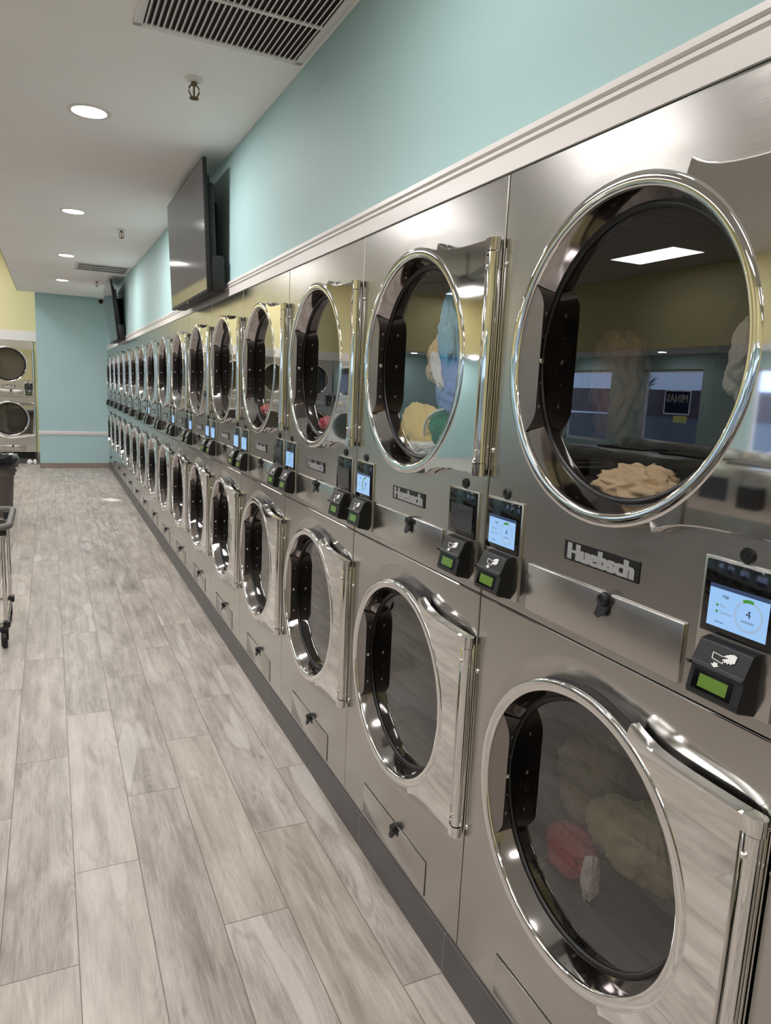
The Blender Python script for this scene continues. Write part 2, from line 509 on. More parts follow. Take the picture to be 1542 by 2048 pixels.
def make_drum(zc, parent):
    m = MB(); cy = UC-DU
    m.lathe([(.026, .293), (.05, .335), (.62, .335)], (0, cy, zc), 'x', 72)
    for i in range(72): pass
    d = m
    n = 48; b = len(d.v)
    for i in range(n):
        a = 2*PI*i/n; d.v.append((.62, cy+.335*math.cos(a), zc+.335*math.sin(a)))
    d.face(range(b, b+n))
    # three lifter ribs
    for k in range(3):
        a = math.radians(100+120*k); r = .30
        M4 = Matrix.Translation((0, cy, zc)) @ Matrix.Rotation(a, 4, 'X')
        d.box(.06, .6, -.018, .018, .27, .334, .01, M4=M4)
    return d.build('drum', M['drum'], parent, smooth=40)

def hand_icon(m, u0, z0, s, plane):
    """card reader pictogram: hand holding a card over a down arrow; plane(a,b,h)->xyz with a,b in icon units"""
    hand = [(.50, .62), (.58, .74), (.72, .86), (.86, .92), (1.0, .86), (1.0, .46), (.92, .44), (.88, .34), (.80, .40), (.74, .30), (.68, .38), (.62, .30), (.58, .40), (.50, .40), (.54, .50), (.66, .56), (.72, .62), (.62, .62)]
    m.prism(hand, 0, .01, plane)
    L, t = [(.06, .66), (.52, .56), (.56, .22), (.10, .32)], .035
    def bar(p, q):
        dx, dy = q[0]-p[0], q[1]-p[1]; l = math.hypot(dx, dy); nx, ny = -dy/l*t/2, dx/l*t/2
        m.prism([(p[0]+nx, p[1]+ny), (q[0]+nx, q[1]+ny), (q[0]-nx, q[1]-ny), (p[0]-nx, p[1]-ny)], 0, .008, plane)
    bar(L[0], (.5, .60)); bar(L[0], L[3]); bar(L[3], L[2]); bar(L[2], (.54, .34))
    arrow = [(.22, .14), (.22, .02), (.12, .02), (.31, -.14), (.50, .02), (.40, .02), (.40, .14)]
    m.prism(arrow, 0, .008, plane)

def make_controls(uc, parent, lit, minutes):
    """touch display above a card reader, centred at u=uc"""
    m = MB()
    m.box(-.004, .002, UC-uc-.0705, UC-uc+.0705, 1.1035, 1.325, .0015)
    m.build('control_plate', M['steel'], parent, smooth=30)
    m = MB(); m.box(-.0075, -.001, UC-uc-.0635, UC-uc+.0635, 1.2065, 1.3205, .0012)
    disp = m.build('control_display', M['bezel'], parent, smooth=30)
    s0, s1, z0, z1 = uc-.0515, uc+.0515, 1.2185, 1.2845
    fl = lambda a, b, h: P(a, b, h)
    m = MB(); m.box(-.0080, -.007, UC-s1, UC-s0, z0, z1)
    if lit:
        m.cur = 1; m.box(-.0082, -.007, UC-s1, UC-s0, z1-.006, z1)
    m.build('screen', [M['screen_lit'], M['screen_bar']] if lit else [M['screen_dim']], disp, smooth=0)
    if lit:
        def txt(mm, body, h, u, z, bold=0, align='LEFT', sx=1.0):
            vs, fs = text_geo(body, h, bold, sx, align)
            mm.add([P(u+a, z+b, -.0085) for a, b, c in vs], fs)
        # progress ring
        cu_, cz_ = s0+.071, z0+.031
        def ringseg(a, b_, r0, r1, x, mm):
            n = 40; b0 = len(mm.v)
            for i in range(n+1):
                t = a+(b_-a)*i/n
                mm.v.append(P(cu_+r0*math.sin(t), cz_+r0*math.cos(t), x)); mm.v.append(P(cu_+r1*math.sin(t), cz_+r1*math.cos(t), x))
            for i in range(n): mm.face([b0+2*i, b0+2*i+1, b0+2*i+3, b0+2*i+2])
        m = MB(); ringseg(0, 2*PI, .0205, .0245, -.0084, m); m.build('progress_ring', M['paleui'], disp, smooth=0)
        m = MB()
        if minutes == '4': ringseg(-.5, .28, .0205, .0255, -.0086, m)
        else: ringseg(-2.6, .2, .0205, .0255, -.0086, m)
        for zz in (.0345, .0245):
            m.lathe([(-.0085, .0001), (-.0085, .0022)], P(s0+.0165, z0+zz, 0), 'x', 12)
        m.build('progress_arc', M['green'], disp, smooth=0)
        m = MB(); txt(m, minutes, .017, cu_, cz_+.003, 0, 'CENTER'); txt(m, 'minutes', .0068, cu_, cz_-.0085, 0, 'CENTER')
        txt(m, 'High', .0062, s0+.024, z0+.0500, .0001)
        for k in range(2): txt(m, 'Add Time' if k == 0 else '', .0036, s0+.0155, z0+.0085-.005*k, .0001) if k == 0 else None
        m.build('screen_text', M['darktext'], disp, smooth=0)
        m = MB(); txt(m, 'Dry', .0062, s0+.0215, z0+.0345); txt(m, 'Condition', .0055, s0+.0215, z0+.0245)
        m.build('screen_faint_text', M['faint'], disp, smooth=0)
    # card reader
    w = .0475
    prof = [(.0, 1.203), (-.0215, 1.1985), (-.0365, 1.1655), (-.0405, 1.1640), (-.0405, 1.1600), (-.0345, 1.1585), (-.0425, 1.1215), (-.0405, 1.114), (0, 1.1035)]
    m = MB()
    b = len(m.v); n = len(prof)
    # tapered towards the panel
    for sgn in (-1, 1):
        for (x, z) in prof:
            ww = w+.004*(x/-.04)*-1 if False else w
            m.v.append(P(uc+sgn*ww, z, x))
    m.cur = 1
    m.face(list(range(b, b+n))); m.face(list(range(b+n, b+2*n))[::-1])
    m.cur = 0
    for i in range(n):
        j = (i+1) % n; m.face([b+i, b+n+i, b+n+j, b+j])
    rd = m.build('card_reader', [M['black'], M['blackside']], parent, smooth=0)
    bv = rd.modifiers.new('edge', 'BEVEL'); bv.width = .0022; bv.segments = 2; bv.limit_method = 'ANGLE'; bv.angle_limit = math.radians(25)
    # small ear at the end of the slot
    m = MB()
    m.prism([(-.0405, 1.1655), (-.0470, 1.1650), (-.0405, 1.1595)], uc-w-.003, uc-w+.004, lambda a, b, h: P(h, b, a))
    m.build('card_slot_guide', M['blackside'], rd, smooth=0)
    # lcd on the lower face: plane through (-.0345,1.1585) and (-.0425,1.1215)
    def lo(a, b, h):  # a: -1..1 across, b 0..1 down->up
        t = b; x = -.0425+(.008)*t; z = 1.1215+.037*t
        nx, nz = -.977, -.21
        return P(uc+a*w, z+nz*h, x+nx*h)
    m = MB(); m.prism([(-.80, .10), (.66, .10), (.66, .88), (-.80, .88)], .0, .0010, lo); m.build('reader_window', M['bezel'], rd, smooth=0)
    m = MB(); m.prism([(-.56, .24), (.50, .24), (.50, .76), (-.56, .76)], .0008, .0016, lo); m.build('reader_screen', M['lcd'], rd, smooth=0)
    # pictogram on the sloped upper face
    def up(a, b, h):
        t = b; x0_, z0_ = -.0345, 1.170; x1_, z1_ = -.0235, 1.1945
        x = x0_+(x1_-x0_)*t; z = z0_+(z1_-z0_)*t
        return P(uc+.042*(a-.42), z-.0+.0002, x-.0010-h*.04)
    m = MB(); hand_icon(m, 0, 0, 1, up); m.build('reader_pictogram', M['iconwhite'], rd, smooth=0)
    # keyed lock above the display
    m = MB(); m.lathe([(0, .0122), (-.003, .0122), (-.005, .0105), (-.005, .0075), (-.0035, .0065), (-.0035, .0001)], P(uc, 1.3375, 0), 'x', 28)
    m.box(-.0042, -.003, UC-uc-.0012, UC-uc+.0012, 1.3375-.004, 1.3375+.004)
    m.build('key_lock', M['black'], parent, smooth=40)

def make_latch(u, z, parent):
    m = MB()
    m.lathe([(0, .0135), (-.0105, .0135), (-.0105, .0118), (-.019, .0118), (-.0205, .0105), (-.0205, .0078), (-.0190, .0068), (-.0190, .0001)], P(u, z, 0), 'x', 28)
    m.box(-.0198, -.0185, UC-u-.001, UC-u+.001, z-.0035, z+.0035)
    pad = [(-.0125, .003), (.0125, .003), (.0115, -.012), (.0035, -.031), (-.0065, -.037), (-.0185, -.032), (-.0160, -.012)]
    n_ = len(pad); b_ = len(m.v)
    for off in (-.0055, -.0095):
        for (a, b) in pad: m.v.append(P(u+a, z+b, off-.34*max(0, -b-.008)))
    m.face(range(b_, b_+n_)); m.face(list(range(b_+n_, b_+2*n_))[::-1])
    for i in range(n_):
        j = (i+1) % n_; m.face([b_+i, b_+n_+i, b_+n_+j, b_+j])
    m.build('latch', M['black'], parent, smooth=35)

def make_stack(lit_l='4', lit_r='4'):
    t = thing('stack_dryer', '', 'dryer')
    m = MB()
    hw = .3965
    for (a, b_) in ((-hw, -hw+.012), (hw-.012, hw)): m.box(.034, .9, a, b_, ZB, ZT-.002)
    m.box(.034, .9, -hw, hw, ZT-.014, ZT-.002); m.box(.034, .9, -hw, hw, ZB, ZB+.012); m.box(.034, .9, -hw, hw, ZM-.004, ZM+.006)
    m.box(.888, .9, -hw, hw, ZB, ZT-.002)
    m.build('cabinet', M['darksteel'], t, smooth=0)
    m = MB(); m.box(.05, .85, -hw+.03, hw-.03, 0.0, ZB); m.build('base', M['dark'], t, smooth=0)
    ZU, ZL = 1.631, .701
    front_panel(ZM+.0010, ZT-.0002, ZU, t, .06)
    front_panel(ZB, ZM-.0010, ZL, t)
    for zc in (ZU, ZL):
        make_door(zc, t); make_drum(zc, t)
    make_controls(.0795, t, lit_l, lit_l); make_controls(.7010, t, lit_r, lit_r)
    # lint doors
    m = MB(); m.box(-.0065, .004, UC-.607, UC-.183, 1.0995, 1.2035, .003, 3)
    ld = m.build('lint_door', M['steel'], t, smooth=40); make_latch(.428, 1.193, ld)
    m = MB(); m.box(-.0035, .003, UC-.6185, UC-.178, .139, .2425, .0015, 2)
    ld = m.build('lint_door', M['steel'], t, smooth=40)
    m = MB(); m.box(-.0006, .001, UC-.6205, UC-.176, .137, .2445); m.build('lint_door_gap', M['dark'], ld, smooth=0)
    make_latch(.428, .236, ld)
    # badge
    m = MB(); m.box(-.0025, .001, UC-.4955, UC-.293, 1.2385, 1.2785, .0008, 1)
    bd = m.build('badge', M['blackside'], t, smooth=0)
    vs0, fs0 = text_geo('Huebsch', .042, 0.0, .80)
    vs, fs = [], []
    for dx_, dy_ in [(i*.0009, j*.0008) for i in range(-3, 4) for j in (-1, 0, 1)]:
        b_ = len(vs); vs += [(a+dx_, b+dy_, c) for a, b, c in vs0]; fs += [[q+b_ for q in f_] for f_ in fs0]
    xs = [v[0] for v in vs]; w = max(xs)-min(xs); k = .182/w; ys = [v[1] for v in vs]; hh = max(ys)-min(ys); ky = .0325/hh
    mx, my = (max(xs)+min(xs))/2, (max(ys)+min(ys))/2
    m = MB(); m.add([P(.3943+(a-mx)*k, 1.2585+(b-my)*ky, -.0031) for a, b, c in vs], fs)
    m.build('lettering', M['greyprint'], bd, smooth=0)
    # dome bolts on the left return
    for z in (1.843, 1.429, .889, .472):
        m = MB(); m.lathe([(0, .0068), (-.0022, .0066), (-.004, .0048), (-.0048, .0001)], P(.0105, z, 0), 'x', 16)
        m.build('bolt', M['bolt'], t, smooth=60)
    return t

proto_ll = make_stack('4', '4')
proto_ld = make_stack('20', None)
proto_dd = make_stack(None, None)
index_kids()
ORD = ['', 'first', 'second', 'third', 'fourth', 'fifth', 'sixth', 'seventh', 'eighth', 'ninth', 'tenth', 'eleventh', 'twelfth', 'thirteenth', 'fourteenth', 'fifteenth', 'sixteenth']
ROW = {
    0: 'stack dryer at the cut-off near end of the long row, one steel edge strip showing',
    1: 'steel stack dryer at the near end, beige bedding in its upper drum, both touchscreens lit',
    2: 'steel stack dryer with yellow, green and blue towels in its upper drum',
    3: 'steel stack dryer with one small pink garment in the upper drum, empty lower drum',
    4: 'steel stack dryer with pink and olive clothes in its upper drum',
    5: 'empty steel stack dryer beside the one holding pink and olive clothes',
    6: 'steel stack dryer with navy clothes in its lower drum, empty above',
    7: 'steel stack dryer with camouflage green clothes in its lower drum',
}
GROUP = 'stack dryers in the long row'
protos = {0: proto_dd, 1: proto_ll, 2: proto_ld}
used = set()
def place(proto, loc, rotz, label, group):
    if proto.name in used: t = copy_tree(proto)
    else: t = proto; used.add(proto.name)
    t.location = loc; t.rotation_euler = (0, 0, rotz); t['label'] = label; t['group'] = group
    return t
lit = {0: 'dd', 1: 'll', 2: 'ld', 3: 'ld', 4: 'ld', 5: 'll', 6: 'll', 7: 'ld', 8: 'dd', 9: 'ld', 10: 'dd', 11: 'dd', 12: 'dd', 13: 'dd', 14: 'dd', 15: 'dd', 16: 'dd'}
PR = {'ll': proto_ll, 'ld': proto_ld, 'dd': proto_dd}
for k in range(0, 17):
    lab = ROW.get(k)
    if lab is None:
        n_end = 17-k
        lab = ('steel stack dryer touching the aqua end wall, last of the long row' if n_end == 1 else
               'steel stack dryer, %s in the long row counted from the aqua end wall' % ORD[n_end])
    place(PR[lit[k]], (0, .8*k-.4, 0), 0, lab, GROUP)
# dryers of the alcove row, facing the aisle
for k in range(5):
    lab = ['steel stack dryer in the alcove against the yellow wall, beside the aqua end wall',
           'steel stack dryer in the alcove, second from the aqua end wall',
           'steel stack dryer in the alcove, third from the aqua end wall',
           'steel stack dryer in the alcove, fourth from the aqua end wall', 'steel stack dryer in the alcove, fifth from the aqua end wall'][k]
    place(proto_dd, (-1.155-.4-.8*k, 13.5, .09), PI/2, lab, 'stack dryers in the alcove')

m = MB(); m.box(-5.15, -1.16, 13.56, 14.3, 0, .205); struct(m.build('trim_5', M['slate'], None, smooth=0))

# ------------------------------------------------------------------ laundry
def cloth(name, label, cat, S, u, z, x, du, dz, dx, col, seed, group=None, fold=.16, lean=0.0, crump=.35):
    """crumpled cloth; S = world y of the dryer's left edge"""
    m = MB(); nu, nv = 96, 60; rnd = Vector((seed*7.3, seed*3.1, seed*1.7))
    for j in range(nv+1):
        ph = PI*j/nv
        for i in range(nu):
            th = 2*PI*i/nu
            d = Vector((math.sin(ph)*math.cos(th), math.sin(ph)*math.sin(th), math.cos(ph)))
            q = d*1.5+rnd
            wp = Vector((noise.noise(d*1.7+rnd), noise.noise(d*1.7+rnd*2), noise.noise(d*1.7-rnd)))
            r = 1+.26*noise.noise(q)+fold*1.5*(.6-2*abs(noise.noise(d*1.9+wp*1.2+rnd*1.7)))+fold*crump*(.6-2*abs(noise.noise(d*4.0+wp*2+rnd*.7)))+.012*noise.noise(d*9+rnd)
            p = d*r*.85
            m.v.append((p.x*dx, -p.y*du-lean*p.z*dz, p.z*dz))
    for j in range(nv):
        for i in range(nu):
            i2 = (i+1) % nu; m.face([j*nu+i, j*nu+i2, (j+1)*nu+i2, (j+1)*nu+i])
    o = m.build(name, CM[col], None, smooth=180)
    o.location = (x, S-u, z)
    tag(o, label, cat, group)
    return o
CM = {k: cloth_mat(k+'_cloth', srgb(*c)) for k, c in dict(yellow=(244, 216, 134), green=(14, 126, 88), blue=(96, 178, 222), periwinkle=(122, 148, 216), teal=(70, 160, 180), white=(232, 232, 230), beige=(222, 196, 160), tan=(140, 112, 94), grey=(150, 145, 140), olive=(74, 72, 52), khaki=(96, 94, 66), red=(120, 36, 44), pink=(236, 110, 124), navy=(38, 44, 70), camo=(80, 92, 62), royal=(30, 90, 190)).items()}
tw = 'towels tumbling in one dryer'
cloth('towel', 'pale yellow towel low in the drum, beside the green towel', 'towel', 1.6, .300, 1.446, .080, .138, .086, .040, 'yellow', 3, tw, fold=.10, crump=.2)
gt = cloth('towel', 'dark green towel with a white hem between the yellow and teal towels', 'towel', 1.6, .440, 1.462, .075, .072, .066, .034, 'green', 5, tw, fold=.08, crump=.2)
m = MB(); m.tube([(-.030, .058, -.028), (-.036, .046, .002), (-.038, .020, .026), (-.034, -.012, .042), (-.028, -.045, .050)], .0035, 8)
m.build('hem', CM['white'], gt, smooth=60)
cloth('towel', 'teal towel under the green towel in the drum', 'towel', 1.6, .525, 1.448, .095, .078, .085, .040, 'teal', 8, tw, fold=.12, crump=.2)
cloth('towel', 'light blue towel tossed highest in the drum', 'towel', 1.6, .468, 1.705, .070, .062, .135, .030, 'blue', 11, tw, lean=-.10, fold=.18, crump=.15)
pt = cloth('towel', 'periwinkle blue towel in the middle of the tumbling load', 'towel', 1.6, .482, 1.578, .080, .105, .115, .038, 'periwinkle', 12, tw, lean=-.35, fold=.14, crump=.15)
cloth('towel', 'white towel showing between the periwinkle and light blue towels', 'towel', 1.6, .440, 1.615, .046, .030, .060, .010, 'white', 17, tw, lean=-.5, fold=.10, crump=.1)
cloth('towel', 'white towel at the bottom of the drum under the yellow one', 'towel', 1.6, .345, 1.392, .062, .095, .034, .028, 'white', 14, tw, fold=.10, crump=.2)
cloth('towel', 'royal blue towel at the bottom of the drum under the teal one', 'towel', 1.6, .505, 1.408, .062, .050, .040, .020, 'royal', 18, tw, fold=.10, crump=.2)
cloth('towel', 'beige towel flying beside the light blue towel', 'towel', 1.6, .335, 1.665, .125, .085, .085, .045, 'beige', 15, tw, lean=.35, fold=.15, crump=.15)
cloth('bed_sheet', 'beige bed sheet heaped at the bottom of the drum', 'bedding', .8, .395, 1.388, .085, .125, .052, .05, 'beige', 21)
cloth('bed_sheet', 'brown blanket bunched against the side of the drum', 'bedding', .8, .175, 1.590, .210, .070, .130, .07, 'tan', 22)
cloth('blanket', 'grey fleece blanket tumbling high in the drum', 'bedding', .8, .570, 1.620, .150, .060, .100, .06, 'grey', 23)
cloth('trousers', 'khaki trousers folded over in the lower drum', 'clothes', .8, .455, .690, .110, .125, .085, .06, 'khaki', 31)
cloth('jacket', 'olive jacket tumbling in the lower drum', 'clothes', .8, .280, .730, .140, .095, .120, .06, 'olive', 32)
cloth('red_shirt', 'red shirt in the lower drum under the olive jacket', 'clothes', .8, .270, .545, .120, .080, .065, .05, 'red', 33)
cloth('sock', 'pale grey sock beside the red shirt in the lower drum', 'clothes', .8, .352, .535, .100, .024, .058, .02, 'grey', 34)
cloth('pink_garment', 'small pink garment lying in an otherwise empty drum', 'clothes', 2.4, .320, 1.418, .080, .070, .030, .04, 'pink', 41)
cloth('pink_shirt', 'pink shirt in the drum below the olive shirt', 'clothes', 3.2, .225, 1.432, .075, .068, .036, .035, 'pink', 42)
cloth('olive_shirt', 'olive shirt in the drum above the pink shirt', 'clothes', 3.2, .215, 1.520, .110, .070, .050, .045, 'olive', 43)
cloth('navy_jeans', 'navy jeans in the lower drum, near the glass', 'clothes', 4.8, .330, .660, .110, .130, .150, .06, 'navy', 51)
cloth('camouflage_jacket', 'camouflage green jacket filling a lower drum', 'clothes', 5.6, .330, .680, .110, .130, .150, .06, 'camo', 52)

# ------------------------------------------------------------------ room
YN, YE = -4.0, 12.82       # ends of the aisle
def zceil(y): return 2.75+.0105*y
XS, XF, XW = -1.345, -8.0, -9.2
HZ = 3.65
def sbox(name, mat, *a, label=None, smooth=0):
    m = MB(); m.box(*a); o = m.build(name, mat, None, smooth=smooth); return struct(o, label)
sbox('floor', M['floor'], -12, 1.2, YN-.2, 15, -.1, 0)
# soffit over the dryer aisle
m = MB()
v = [(XS, YN, zceil(YN)), (.15, YN, zceil(YN)), (.15, YE-.06, zceil(YE)), (XS, YE-.06, zceil(YE))]
v += [(a, b, 3.05) for a, b, c in v]
m.add(v, [(0, 1, 2, 3), (4, 5, 6, 7), (0, 1, 5, 4), (1, 2, 6, 5), (2, 3, 7, 6), (3, 0, 4, 7)])
struct(m.build('ceiling', M['ceiling'], None, smooth=0))
sbox('ceiling_raised', M['ceiling_grey'], -9.4, .2, YN-.1, 15, HZ, HZ+.1)
sbox('wall_fascia', M['yellow'], XS-.012, XS+.08, YN, YE-.06, 2.90, HZ)
m = MB()
v = [(x, y, z) for x in (XS-.012, XS-.0) for y in (YN, YE-.06) for z in (zceil(y), 2.95)]
m.add(v, [(0, 1, 3, 2), (4, 5, 7, 6), (0, 1, 5, 4), (2, 3, 7, 6), (0, 2, 6, 4), (1, 3, 7, 5)])
struct(m.build('trim_4', M['yellow'], None, smooth=0))
sbox('wall_right', M['aqua'], 0.0, .12, YN, YE, ZT+.001, 3.1)
sbox('wall_right_rear', M['white'], .95, 1.1, YN, 14.65, 0, HZ)
sbox('wall_end', M['aqua'], -1.10, 1.1, YE, 14.65, 0, HZ)
sbox('wall_alcove', M['yellow'], -9.4, -1.10, 13.52, 13.62, 2.44, HZ)
sbox('wall_alcove_low', M['yellow'], -5.17, -1.10, 13.52, 13.62, 2.128, 2.44)
sbox('wall_alcove_side', M['yellow'], -1.152, -1.10, 13.52, 13.62, 0, 2.128)
sbox('wall_alcove_rear', M['white'], -5.3, -1.05, 14.5, 14.6, 0, HZ)
sbox('wall_corner', M['aqua'], -9.4, -5.17, 14.9, 15.0, 0, 2.5)
sbox('wall_corner_side', M['aqua'], -5.26, -5.17, 13.52, 14.9, 0, 2.5)
sbox('ceiling_corner', M['ceiling'], -9.4, -5.17, 13.53, 15.0, 2.45, 2.55)
sbox('wall_back', M['yellow'], -9.4, 1.1, YN-.12, YN, 0, HZ)
# opposite soffit and its fascia
sbox('ceiling_far', M['ceiling'], XW, XF-.062, YN, 13.52, 2.44, 2.52)
sbox('wall_fascia_far', M['yellow'], XF-.06, XF, YN, 13.52, 2.44, HZ)
# window wall
WIN = [(-3.2, -1.85), (-.95, .40), (1.3, 2.65), (3.55, 4.9), (6.0, 7.35), (8.42, 9.79), (10.65, 12.0)]
Z0, Z1 = .75, 2.18
m = MB()
m.box(XW-.16, XW, YN, 15, 0, Z0); m.box(XW-.16, XW, YN, 15, Z1, 2.6)
ys = [YN]+[q for w in WIN for q in w]+[15]
for i in range(0, len(ys), 2): m.box(XW-.16, XW, ys[i], ys[i+1], Z0, Z1)
struct(m.build('wall_left', M['aqua'], None, smooth=0))
for i, (a, b) in enumerate(WIN):
    m = MB(); e = .045
    for q in ((a, a+e, Z0, Z1), (b-e, b, Z0, Z1), (a, b, Z0, Z0+e), (a, b, Z1-e, Z1)): m.box(XW-.12, XW-.06, *q)
    w = struct(m.build('window_%d' % (i+1), M['white'], None, smooth=0))
    m = MB(); m.box(XW-.095, XW-.089, a+e, b-e, Z0+e, Z1-e); m.build('pane', M['window_glass'], w, smooth=0)
# skirting, rail and crown
m = MB(); m.box(-.006, .05, YN, YE, 0, ZB-.001, 0); struct(m.build('baseboard_right', M['slate'], None, smooth=0))
sbox('baseboard_end', M['wood_base'], -1.108, .0, YE-.012, YE, 0, .088)
sbox('baseboard_alcove', M['wood_base'], -1.152, -1.10, 13.50, 13.52, 0, .2)
m = MB()
rail = [(0, .572), (-.014, .572), (-.014, .585), (-.022, .595), (-.022, .628), (-.010, .634), (0, .634)]
m.prism(rail, -1.112, .0, lambda a, b, h: (h, YE+a, b)); struct(m.build('trim_1', M['white'], None, smooth=0))
m = MB()
crown = [(.0, ZT), (-.006, ZT), (-.006, 2.078), (-.0115, 2.082), (-.0115, 2.0895), (-.006, 2.0925), (-.0145, 2.0965), (-.0145, 2.1045), (-.008, 2.108), (-.008, 2.1125), (0, 2.1135)]
m.prism(crown, YN, YE, lambda a, b, h: (a, h, b)); struct(m.build('trim_2', M['white'], None, smooth=0))
sbox('trim_3', M['white'], -5.17, -1.10, 13.495, 13.53, 2.128, 2.30)

# ------------------------------------------------------------------ ceiling fittings
def downlight(x, y, z, label, group, power):
    t = thing('ceiling_downlight', label, 'ceiling light', (x, y, z), 0, group)
    m = MB(); m.lathe([(0, .098), (-.004, .096), (-.006, .088), (-.004, .078), (.006, .075), (.006, .076)], (0, 0, 0), 'z', 40)
    m.build('trim_ring', M['white'], t, smooth=50)
    m = MB(); m.disc(-.001, .0765, (0, 0, 0), 'z', 40); m.build('lens', M['lens'], t, smooth=0)
    L = bpy.data.lights.new('downlight_lamp', 'AREA'); L.shape = 'DISK'; L.size = .14; L.energy = power; L.color = (1, .985, .97)
    o = bpy.data.objects.new('downlight_lamp', L); COL.objects.link(o); o.parent = t; o.location = (0, 0, -.008)
    return t
POW = 17.0
dl = ['recessed ceiling downlight closest to the big ceiling vent', 'recessed ceiling downlight over the mounted television, second in its line',
      'recessed ceiling downlight beside the small far ceiling vent', 'recessed ceiling downlight closest to the aqua end wall']
for i, y in enumerate((3.29, 5.70, 8.13, 10.58)):
    downlight(-.72, y, zceil(y), dl[i], 'downlights over the dryer aisle', POW)
for y in (.85, -1.6): downlight(-.72, y, zceil(y), 'recessed ceiling downlight over the near end of the dryer row, behind the large vent', 'downlights over the near end', POW*.55)
for x_, y, z_ in ((-8.6, -1.0, 2.44), (-8.6, 1.45, 2.44), (-8.6, 3.9, 2.44), (-8.6, 6.35, 2.44), (-8.6, 8.8, 2.44), (-8.6, 11.25, 2.44), (-6.6, 14.25, 2.45), (-8.3, 14.25, 2.45)):
    downlight(x_, y, z_, 'recessed downlight in the soffit above the windows', 'downlights above the windows', 12)

def led_panel(x, y):
    t = thing('ceiling_panel_light', 'white rectangular panel light in the raised ceiling, from a set with added fill panels', 'ceiling light', (x, y, HZ), 0, 'panel lights in the raised ceiling')
    m = MB(); m.box(-.305, .305, -.61, .61, -.012, 0, .002); m.build('frame', M['white'], t, smooth=0)
    m = MB(); m.box(-.29, .29, -.595, .595, -.016, -.006); m.build('diffuser', M['panel_light'], t, smooth=0)
for x in (-3.3, -6.95):
    for y in (-2.4, .9, 4.2, 7.5, 12.45): led_panel(x, y)
for y in (-.6, 2.4, 9.6, 12.3): led_panel(-2.25, y)  # added fill panels, out of view, to brighten near floor and far end

def vent(x0, x1, y0, y1, nbay, label):
    t = thing('ceiling_vent', label, 'vent', ((x0+x1)/2, (y0+y1)/2, zceil((y0+y1)/2)), 0)
    t.rotation_euler = (math.atan(.0105), 0, 0)
    w, l = (x1-x0)/2, (y1-y0)/2; f = .03
    m = MB()
    for q in ((-w, -w+f, -l, l), (w-f, w, -l, l), (-w, w, -l, -l+f), (-w, w, l-f, l)): m.box(q[0], q[1], q[2], q[3], -.008, .0, .002)
    m.build('frame', M['white'], t, smooth=30)
    m = MB(); m.box(-w+f*.5, w-f*.5, -l+f*.5, l-f*.5, -.002, -.0005); m.build('backing', M['dark'], t, smooth=0)
    m = MB(); n = 28
    for i in range(n):
        a = -w+f+(2*w-2*f)*(i+.5)/n
        M4 = Matrix.Translation((a, 0, -.006)) @ Matrix.Rotation(math.radians(35), 4, 'Y')
        m.box(-.0022, .0022, -l+f*.9, l-f*.9, -.006, .006, M4=M4)
    for k in range(1, nbay):
        b = -l+f+(2*l-2*f)*k/nbay; m.box(-w+f, w-f, b-.009, b+.009, -.009, -.003)
    m.build('louvre', M['white'], t, smooth=0)
vent(-.628, -.016, 1.62, 2.262, 2, 'large square white louvred vent in the ceiling at the top, beside the aqua wall')
vent(-.615, -.015, 8.56, 9.20, 3, 'small-looking white louvred vent in the ceiling near the aqua end wall')

def sprinkler(x, y, label):
    t = thing('fire_sprinkler', label, 'sprinkler', (x, y, zceil(y)), 0, 'ceiling sprinklers')
    m = MB(); m.lathe([(0, .036), (-.006, .036), (-.012, .028), (-.014, .014), (-.014, .0001)], (0, 0, 0), 'z', 28); m.build('escutcheon', M['white'], t, smooth=45)
    m = MB(); m.lathe([(-.012, .012), (-.026, .012), (-.028, .009), (-.03, .0001)], (0, 0, 0), 'z', 16)
    for s in (-1, 1):
        m.tube([(s*.010, 0, -.024), (s*.020, 0, -.036), (s*.021, 0, -.050), (s*.013, 0, -.066), (s*.003, 0, -.074)], .0032, 8)
    m.tube([(0, 0, -.028), (0, 0, -.070)], .004, 8)
    m.build('frame', M['bronze'], t, smooth=45)
    m = MB(); m.lathe([(-.074, .0001), (-.074, .019), (-.0765, .019), (-.0765, .0001)], (0, 0, 0), 'z', 20); m.build('deflector', M['bronze'], t, smooth=30)
sprinkler(-.354, 2.63, 'bronze ceiling sprinkler beside the large vent')
sprinkler(-.33, 6.18, 'bronze ceiling sprinkler above the mid row, past the big television')
sprinkler(-.30, 10.26, 'bronze ceiling sprinkler closest to the aqua end wall')

# ceiling fan in the raised part (seen in the door glass)
t = thing('ceiling_fan', 'ceiling fan with long grey blades hanging from the raised ceiling', 'fan', (-4.9, 9.1, 3.28))
m = MB(); m.lathe([(.05, .0001), (.05, .10), (.02, .14), (-.05, .14), (-.09, .08), (-.09, .0001)], (0, 0, 0), 'z', 28); m.build('motor', M['grey_plastic'], t, smooth=40)
m = MB(); m.tube([(0, 0, .04), (0, 0, .37)], .016); m.build('downrod', M['grey_plastic'], t, smooth=40)
for k in range(8):
    m = MB(); M4 = Matrix.Rotation(k*PI/4+.3, 4, 'Z') @ Matrix.Rotation(.15, 4, 'X')
    m.box(.12, 1.35, -.075, .075, -.012, -.004, .003, M4=M4); m.build('blade', M['grey_plastic'], t, smooth=0)

